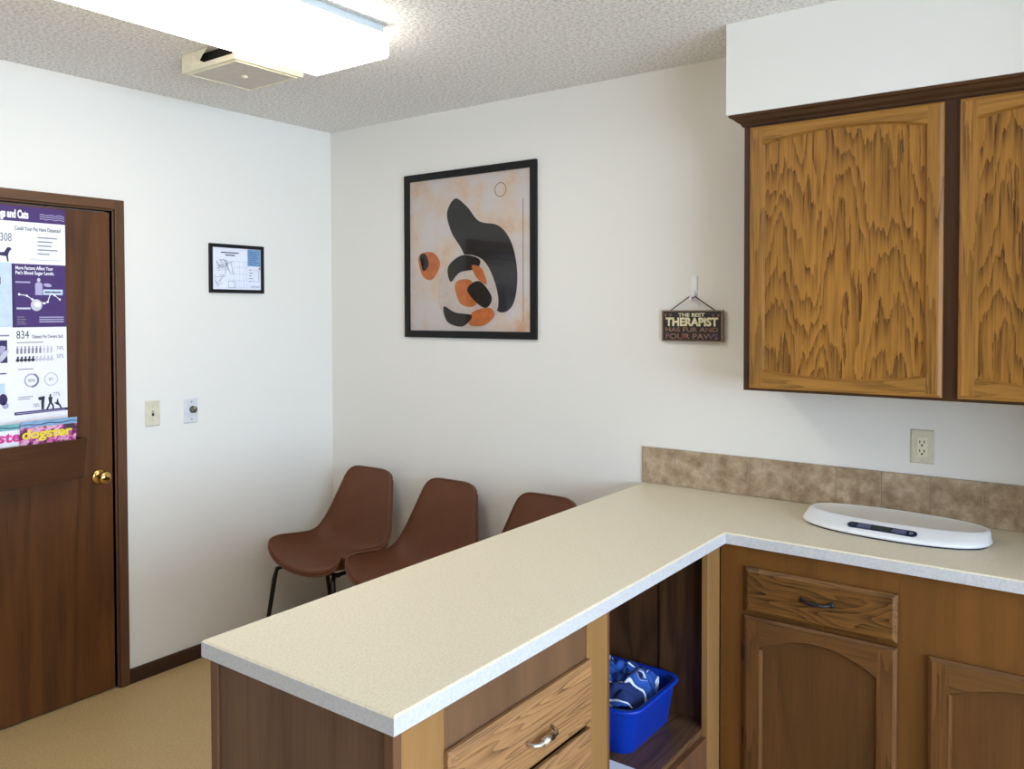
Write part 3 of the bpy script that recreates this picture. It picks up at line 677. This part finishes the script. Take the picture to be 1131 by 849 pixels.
for z0, z1 in ((.634, .787), (.460, .6195), (.135, .446)):
    m = MB(FE(FX)); m.frustum((-1.886, z0, 0), (-1.358, z1, .019), .014, .009, 'pdrawer'); d = m.build('drawer', pn, bevel=.0015)
    m = MB(); zc = (z0 + z1) / 2
    P = [(FX + .018, -1.640, zc - .008), (FX + .036, -1.636, zc - .011), (FX + .042, -1.625, zc - .012), (FX + .042, -1.560, zc - .012), (FX + .036, -1.549, zc - .011), (FX + .018, -1.545, zc - .008)]
    m.tube(P, [.004, .005, .006, .006, .005, .004], 'chrome', 12); m.tube([(FX + .042, -1.611, zc - .012), (FX + .042, -1.574, zc - .012)], .0088, 'chrome', 16); h_ = m.build('pull', d); h_['label'] = 'chrome bar pull'

# ------------------------------------------------------------------ tub, towel, paper in the open bay
tb = thing('plastic_tub', 'blue plastic tub on the shelf in the open bay', 'tub', (2.185, -.775, .311))
def rrect(cx, cy, hx, hy, r, n=6):
    o = []
    for (sx, sy, a) in ((1, 1, 0), (-1, 1, PI / 2), (-1, -1, PI), (1, -1, 3 * PI / 2)):
        for k in range(n + 1):
            q = a + PI / 2 * k / n; o.append((cx + sx * (hx - r) + r * math.cos(q), cy + sy * (hy - r) + r * math.sin(q)))
    return o
cx, cy = 2.185, -.775
loops = [(.311, .138, .145, .04), (.314, .143, .150, .045), (.436, .164, .160, .055), (.443, .173, .169, .06), (.448, .177, .172, .062), (.452, .175, .170, .061), (.451, .158, .155, .052), (.43, .154, .151, .05), (.318, .136, .140, .04)]
m = MB(); vs = []; fs = []
for z, hx, hy, r in loops: vs += [(x, y, z) for x, y in rrect(cx, cy, hx, hy, r)]
n = 28
for i in range(len(loops) - 1):
    for k in range(n): fs.append((i * n + k, i * n + (k + 1) % n, (i + 1) * n + (k + 1) % n, (i + 1) * n + k))
fs += [tuple(range(n - 1, -1, -1)), tuple((len(loops) - 1) * n + k for k in range(n))]
m.add(vs, fs, 'blue', True); ob = m.build('tub_body', tb)
# towel mound
m = MB(); N = 46; vs = []; fs = []
for i in range(N + 1):
    for j in range(N + 1):
        a, b = i / N * 2 - 1, j / N * 2 - 1
        # square grid squeezed to a rounded square
        x = a * math.sqrt(1 - b * b * .36); y = b * math.sqrt(1 - a * a * .36)
        e = min(1, max(0, (1 - max(abs(x), abs(y))) * 2.6))
        p = Vector((x * 1.7, y * 1.7, 3.1)); f = noise.noise(p * 1.3) * .5 + noise.noise(p * 2.7) * .28
        fold = abs(noise.noise(p * 2.0 + Vector((5, 2, 0))))
        z = .415 + .070 * e ** .7 + (.042 * f - .022 * (1 - fold) ** 5 + .012 * a * -1 + .010) * e ** .5
        vs.append((cx + x * .143, cy + y * .139, z))
for i in range(N):
    for j in range(N): q = i * (N + 1) + j; fs.append((q, q + N + 1, q + N + 2, q + 1))
m.add(vs, fs, 'towel', True)
ob = m.build('towel', loc=(cx, cy, .42)); tag(ob, 'crumpled blue towel with white pattern lying in the blue tub', 'towel')
s_ = ob.modifiers.new('s', 'SUBSURF'); s_.levels = s_.render_levels = 1
m = MB(); m.box((2.06, -1.20, .3113), (2.40, -.968, .3140), 'paper'); tag(m.build('paper_sheet', loc=(2.22, -1.08, .3113)), 'white paper sheet lying on the bay shelf in front of the tub', 'paper')

# ------------------------------------------------------------------ right-hand base cabinets
RY = -.535; RB = RY + .018
def base_box(name, label, x0, x1):
    th = thing(name, label, 'cabinet', ((x0 + x1) / 2, -.27, 0), 'base cabinets along the back wall')
    m = MB(); zt = CB - .001
    m.box((x0, RB, .09), (x0 + .016, -.013, zt), 'inside'); m.box((x1 - .016, RB, .09), (x1, -.013, zt), 'inside'); m.box((x0, -.0125, .09), (x1, -.001, zt), 'inside')
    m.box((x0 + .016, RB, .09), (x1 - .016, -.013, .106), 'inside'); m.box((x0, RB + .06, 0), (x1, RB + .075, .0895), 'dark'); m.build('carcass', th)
    return th
c1 = base_box('base_cabinet', 'oak base cabinet with one drawer and black handle beside the peninsula', 2.4535, 2.985)
zt = CB - .001
m = MB(FN(RB)); T = .018
m.box((2.4535, .09, 0), (2.585, zt, T), 'base_z'); m.box((2.945, .09, 0), (2.985, zt, T), 'base_z'); m.box((2.585, .80, 0), (2.945, zt, T), 'base_z'); m.box((2.585, .655, 0), (2.945, .690, T - .001), 'base_z'); m.box((2.585, .09, 0), (2.945, .14, T), 'base_z')
m.build('face_frame', c1)
m = MB(FN(RY)); m.frustum((2.5375, .6815, 0), (2.9835, .823, .019), .012, .008, 'bdrawer'); d = m.build('drawer', c1, bevel=.0015)
m = MB(); pull(m, (2.761, RY - .019, .757), (1, 0, 0), (0, -1, 0), .086, 'black', .0056, .026); h_ = m.build('pull', d); h_['label'] = 'black curved pull'
m = MB(FN(RY)); arch_door(m, 2.536, 2.983, .115, .6705, .020, .052, .042, .055, .055, 0, 'bdoor_z', 'bdoor_fz', 'bdoor_fx'); d = m.build('door', c1)
for v in (.547, .285): m = MB(FN(RY)); hinge(m, 2.536, v); m.build('hinge', d)
c2 = base_box('base_cabinet', 'oak base cabinet with plain upper front below the white scale', 2.9855, 3.739)
m = MB(FN(RB))
m.box((2.9855, .09, 0), (3.10, zt, T), 'base_z'); m.box((3.60, .09, 0), (3.739, zt, T), 'base_z'); m.box((3.10, .62, 0), (3.60, zt, T), 'base_z'); m.box((3.10, .09, 0), (3.60, .14, T), 'base_z')
m.build('face_frame', c2)
m = MB(FN(RY)); arch_door(m, 3.064, 3.620, .115, .668, .020, .052, .040, .050, .055, 0, 'bdoor_z', 'bdoor_fz', 'bdoor_fx'); d = m.build('door', c2)
for v in (.547, .285): m = MB(FN(RY)); hinge(m, 3.620, v); m.build('hinge', d)

# ------------------------------------------------------------------ baby scale
bs = thing('baby_scale', 'white oval digital weighing scale lying on the countertop', 'scale', (2.902, -.232, CT))
th = math.radians(-4.5); ca, sa = math.cos(th), math.sin(th)
SCX, SCY = 2.902, -.232
def SP(u, v, z): return (SCX + u * ca - v * sa, SCY + u * sa + v * ca, z)
n = 72
def stad(hx, hy, cv=0, e=2.3):
    o = []
    for k in range(n):
        q = 2 * PI * k / n; c, s = math.cos(q), math.sin(q)
        o.append((hx * math.copysign(abs(c) ** (2 / e), c), cv + hy * math.copysign(abs(s) ** (2 / e), s)))
    return o
HX, HY = .281, .142
def loft(m, rings, mat):
    vs = []; fs = []
    for hx, hy, cv, z in rings:
        for u, v in stad(hx, hy, cv): vs.append(SP(u, v, CT + z))
    for i in range(len(rings) - 1):
        for k in range(n): fs.append((i * n + k, i * n + (k + 1) % n, (i + 1) * n + (k + 1) % n, (i + 1) * n + k))
    return vs, fs
m = MB()
vs, fs = loft(m, [(.268, .130, 0, .0045), (.277, .139, 0, .006), (.281, .142, 0, .0105), (.279, .1395, .0005, .0155), (.277, .131, .005, .0215), (.273, .112, .022, .034), (.269, .101, .032, .0395), (.264, .096, .034, .0410), (.258, .092, .034, .0395)], 'white')
m.add(vs, fs, 'white', True); m.build('body', bs)
m = MB()
vs, fs = loft(m, [(.258, .092, .034, .0395), (.240, .084, .034, .0370), (.19, .066, .034, .0345), (.11, .036, .034, .033), (.004, .002, .034, .0328)], 'whitetop')
fs.append(tuple(4 * n + k for k in range(n)))
m.add(vs, fs, 'whitetop', True); m.build('tray', bs)
m = MB(); vs = [SP(u, v, z) for z in (CT + .0, CT + .0055) for u, v in stad(.271, .133)]
m.add(vs, [tuple(range(n - 1, -1, -1)), tuple(range(n, 2 * n))] + [(k, (k + 1) % n, n + (k + 1) % n, n + k) for k in range(n)], 'navy'); ob = m.build('base_rim', bs); ob['label'] = 'dark blue base edge'
# display on the broad sloping front edge: from v=-.126, z=.0215 up to v=-.090, z=.034
tilt = math.atan2(.0125, .036)
def DP(u, v, w_): return SP(u, -.107 + v * math.cos(tilt) - w_ * math.sin(tilt), CT + .0281 + v * math.sin(tilt) + w_ * math.cos(tilt))
m = MB(DP)
def capsule(hx, r, n=10): return [(hx + r * math.cos(-PI / 2 + PI * k / n), r * math.sin(-PI / 2 + PI * k / n)) for k in range(n + 1)] + [(-hx + r * math.cos(PI / 2 + PI * k / n), r * math.sin(PI / 2 + PI * k / n)) for k in range(n + 1)]
cp = capsule(.088, .0145); k = len(cp)
m.add([(a, b, -.001) for a, b in cp] + [(a, b, .0022) for a, b in cp], [tuple(range(k, 2 * k))] + [(i, (i + 1) % k, k + (i + 1) % k, k + i) for i in range(k)], 'navy')
dd = m.build('display', bs)
m = MB(DP); m.rect(-.072, -.0115, -.031, .0115, .0025, 'slate'); m.rect(.031, -.0115, .072, .0115, .0025, 'slate'); m.rect(-.030, -.0120, .030, .0120, .0027, 'lcd')
m.ring(.086, 0, .0034, .0050, .0027, 'plgrey'); m.ring(-.086, 0, .0032, .0048, .0027, 'slate'); m.build('screen', dd)

# ------------------------------------------------------------------ chairs
def interp(tab, s):
    for (a, *p), (b, *q) in zip(tab, tab[1:]):
        if a <= s <= b:
            f = (s - a) / (b - a); f = f * f * (3 - 2 * f) if False else f
            return [x + (y - x) * f for x, y in zip(p, q)]
    return list(tab[-1][1:])
def crom(pts, n):
    o = []; P = [pts[0]] + pts + [pts[-1]]
    for i in range(1, len(P) - 2):
        for k in range(n):
            s = k / n; o.append([.5 * (2 * b + (c - a) * s + (2 * a - 5 * b + 4 * c - d) * s * s + (3 * b - a - 3 * c + d) * s ** 3) for a, b, c, d in zip(P[i - 1], P[i], P[i + 1], P[i + 2])])
    o.append(list(pts[-1])); return o
# profile rows: y, z, half width, edge lift (along the surface normal), forward tuck of the front corners
# rows: centre y, z, half width, rim y, z, pull of the corners back along the profile
rows = [(-.222, .398, .238, -.206, .478, 0), (-.227, .414, .243, -.202, .502, 0), (-.213, .428, .247, -.186, .522, 0), (-.155, .427, .249, -.140, .527, 0), (-.060, .421, .250, -.070, .519, 0),
        (.030, .422, .248, .005, .510, 0), (.090, .434, .243, .058, .508, 0), (.135, .468, .236, .098, .519, 0), (.165, .535, .226, .130, .549, 0), (.190, .615, .207, .158, .602, 0),
        (.214, .700, .181, .193, .690, 0), (.236, .775, .161, .222, .768, .008), (.247, .809, .151, .236, .806, .020), (.252, .827, .147, .243, .825, .030)]
def build_chair():
    ch = thing('shell_chair', '', 'chair', (0, 0, 0))
    R = crom(rows, 4); NT_ = 22; m = MB(); vs = []; fs = []
    for i, (y, z, hw, yr, zr, pl) in enumerate(R):
        a, b = R[max(i - 1, 0)], R[min(i + 1, len(R) - 1)]
        d = Vector((b[0] - a[0], b[1] - a[1])).normalized()
        for j in range(NT_ + 1):
            t = j / NT_ * 2 - 1; q = abs(t) ** (2.7 if y > -.10 else 1.9 + .8 * max(0, (y + .227) / .127))
            tt = math.sin(t * PI / 2 * .82) / math.sin(PI / 2 * .82)
            p = Vector((y + (yr - y) * q, z + (zr - z) * q)) - d * pl * abs(tt) ** 7
            vs.append((hw * tt, p[0], p[1]))
    for i in range(len(R) - 1):
        for j in range(NT_): q = i * (NT_ + 1) + j; fs.append((q, q + 1, q + NT_ + 2, q + NT_ + 1))
    m.add(vs, fs, 'leather', True); sh = m.build('seat_shell', ch, recalc=False)
    s1 = sh.modifiers.new('t', 'SOLIDIFY'); s1.thickness = .020; s1.offset = -1
    b1 = sh.modifiers.new('b', 'BEVEL'); b1.width = .009; b1.segments = 3; b1.limit_method = 'ANGLE'; b1.angle_limit = 1.0
    # piping along the rim
    rim = [vs[i * (NT_ + 1)] for i in range(len(R))] + [vs[(len(R) - 1) * (NT_ + 1) + j] for j in range(1, NT_ + 1)] + [vs[i * (NT_ + 1) + NT_] for i in range(len(R) - 2, -1, -1)] + [vs[j] for j in range(NT_ - 1, -1, -1)]
    m = MB(); m.tube(rim, .0042, 'piping', 6, cap=False); m.build('piping', sh)
    for sx in (-1, 1):
        m = MB(); m.tube([(sx * .150, -.150, .405), (sx * .192, -.196, .388), (sx * .203, -.203, .34), (sx * .250, -.232, .0)], [.009, .011, .0115, .009], 'black', 12); m.build('leg', ch)
        m = MB(); m.tube([(sx * .140, .06, .405), (sx * .180, .105, .388), (sx * .192, .118, .34), (sx * .246, .215, .0)], [.009, .011, .0115, .009], 'black', 12); m.build('leg', ch)
    m = MB()
    for sx in (-1, 1): m.tube([(sx * .150, -.155, .398), (sx * .140, .07, .392)], .010, 'black', 8)
    for y in (-.12, .04): m.tube([(-.155, y, .394), (.155, y, .394)], .009, 'black', 8)
    m.build('seat_frame', ch)
    return ch
chair = build_chair()
def copy_tree(o, par=None):
    c = o.copy(); COL.objects.link(c)
    if par is not None: c.parent = par
    for k in list(o.children): copy_tree(k, c)
    return c
labels = ['brown leather shell chair with black legs in the corner by the left wall',
          'brown leather shell chair between two others, its seat half hidden by the countertop',
          'brown leather shell chair with only its back top showing above the countertop']
chs = [chair, copy_tree(chair), copy_tree(chair)]
for c, lb, (x, y, rz) in zip(chs, labels, ((.392, -.335, 2), (.935, -.335, 1), (1.480, -.335, 0))):
    c.location = (x, y, 0); c.rotation_euler = (0, 0, math.radians(rz)); c['label'] = lb; c['group'] = 'shell chairs along the back wall'

# ------------------------------------------------------------------ ceiling fixtures
lf = thing('ceiling_light', 'long white fluorescent ceiling light with a ribbed wraparound lens', 'ceiling light', (1.25, -1.63, H))
LY0, LY1 = -2.255, -1.035; LX0, LX1 = 1.098, 1.470
m = MB(); m.box((LX0 + .018, LY0 + .012, 2.5665), (LX1 - .018, LY1 - .004, H - .0005), 'whitemetal'); m.build('housing', lf, bevel=.002)
prof = [(LX0, 2.566), (LX0, 2.495), (LX0 + .006, 2.489), (LX1 - .006, 2.489), (LX1, 2.495), (LX1, 2.566)]
m = MB(); k = len(prof); N = 2
vs = [(x, y, z) for y in (LY0, LY1) for x, z in prof]
m.add(vs, [(i, i + 1, k + i + 1, k + i) for i in range(k - 1)] + [tuple(range(k)), tuple(range(2 * k - 1, k - 1, -1))], 'lens'); m.add(vs, [(k - 1, 0, k, 2 * k - 1)], 'whitemetal'); m.build('lens', lf)
fv = thing('exhaust_vent', 'square ivory exhaust fan cover on the ceiling beside the long light', 'vent', (.76, -1.10, H))
VX0, VX1, VY0, VY1 = .598, .926, -1.258, -.950; vz = 2.532
m = MB(); m.box((VX0, VY0, vz), (VX1, VY1, vz + .010), 'ivory2'); m.box((VX0 + .022, VY0 + .022, vz - .002), (VX1 - .022, VY1 - .022, vz), 'greyp')
g = .006
for a, b in (((VX0 + .016, VY0 + .016), (VX1 - .016, VY0 + .022)), ((VX0 + .016, VY1 - .022), (VX1 - .016, VY1 - .016)), ((VX0 + .016, VY0 + .022), (VX0 + .022, VY1 - .022)), ((VX1 - .022, VY0 + .022), (VX1 - .016, VY1 - .022))):
    m.box((a[0], a[1], vz - .004), (b[0], b[1], vz), 'ivory2')
m.build('cover_panel', fv, bevel=.0012)
m = MB(); s = .012
# skirt walls, with air slots at the corner nearest the light
m.box((VX0, VY1 - s, vz + .010), (VX1, VY1, H - .0005), 'ivory2'); m.box((VX0, VY0 + s, vz + .010), (VX0 + s, VY1 - s, H - .0005), 'ivory2')
def slot_wall(fr, L):
    # u along the wall, the slot runs from .45 L to L - .012
    a, b, z0, z1 = L * .34, L - .012, vz + .010, H - .0005
    q = MB(fr); zs = vz + .019
    q.add([(0, z0, 0), (a, z0, 0), (L, z0, 0), (L, zs, 0), (b, zs, 0), (a + .03, zs, 0), (a, zs + .012, 0), (a + .02, zs + .03, 0), (a + .05, z1, 0), (0, z1, 0)], [(0, 1, 6, 7, 8, 9), (1, 2, 3, 4, 5, 6)], 'ivory2')
    q.add([(b, zs, 0), (L, zs, 0), (L, z1, 0), (b, z1, 0)], [(0, 1, 2, 3)], 'ivory2')
    return q
for q in (slot_wall(lambda u, v, w_: (VX0 + u, VY0 + .0015 - w_, v), VX1 - VX0), slot_wall(lambda u, v, w_: (VX1 - .0015 + w_, VY1 - u, v), VY1 - VY0)):
    o = len(m.v); m.v += q.v; kk = m.mat('ivory2')
    for f in q.f: m.f.append([i + o for i in f]); m.mi.append(kk); m.sm.append(False)
ob = m.build('skirt', fv); sd = ob.modifiers.new('t', 'SOLIDIFY'); sd.thickness = .0025; sd.offset = 0
m = MB(); m.box((VX0 + .03, VY0 + .03, vz + .012), (VX1 - .03, VY1 - .03, H - .001), 'dark'); m.build('slot_shade_box', fv)  # near-black block stands in for the shade inside the cover
m = MB(); m.lathe((.765, -1.10, vz - .001), (0, 0, -1), [(0, .014), (.005, .013), (.008, .006)], 'ivory2', 16); m.build('centre_button', fv)

# ------------------------------------------------------------------ daylight and world
wd = bpy.data.worlds.new('sky'); sc.world = wd; wd.use_nodes = True
bg = wd.node_tree.nodes['Background']; bg.inputs['Color'].default_value = (.61, .78, 1.0, 1); bg.inputs['Strength'].default_value = 9.6
ld = bpy.data.lights.new('window_daylight', 'AREA'); ld.shape = 'RECTANGLE'; ld.size = WY1 - WY0; ld.size_y = WZ1 - WZ0
ld.cycles.is_portal = True
lo = bpy.data.objects.new('window_daylight', ld); COL.objects.link(lo); lo.location = (XE + .10, (WY0 + WY1) / 2, (WZ0 + WZ1) / 2); lo.rotation_euler = (0, PI / 2, 0)
lo.rotation_euler = Vector((-1, 0, 0)).to_track_quat('-Z', 'Y').to_euler()
ld.size, ld.size_y = WY1 - WY0, WZ1 - WZ0

# ------------------------------------------------------------------ camera
f_, pit, yaw, rol, ppy = 916.2926, .0233, .6353, -.0021, 365.7308
F = Vector((-math.sin(yaw) * math.cos(pit), math.cos(yaw) * math.cos(pit), -math.sin(pit)))
Rv = Vector((math.cos(yaw), math.sin(yaw), 0)); U = Rv.cross(F)
R2 = Rv * math.cos(rol) + U * math.sin(rol); U2 = U * math.cos(rol) - Rv * math.sin(rol)
cam = bpy.data.cameras.new('camera'); co = bpy.data.objects.new('camera', cam); COL.objects.link(co)
cam.sensor_fit = 'HORIZONTAL'; cam.sensor_width = 36; cam.lens = f_ / 1131 * 36; cam.shift_y = (ppy - 424.5) / 1131; cam.clip_start = .02
mt = Matrix((R2, U2, -F)).transposed().to_4x4(); mt.translation = Vector((3.4887, -3.0698, 1.6257)); co.matrix_world = mt
sc.camera = co
for ob in bpy.data.objects:
    if '_b' in ob: del ob['_b']
vs_ = sc.view_settings; vs_.view_transform = 'Standard'; vs_.look = 'None'; vs_.exposure = .70; vs_.gamma = 1; vs_.use_curve_mapping = False
sc.cycles.use_denoising = True; sc.cycles.max_bounces = 12; sc.cycles.diffuse_bounces = 8; sc.cycles.sample_clamp_indirect = 8
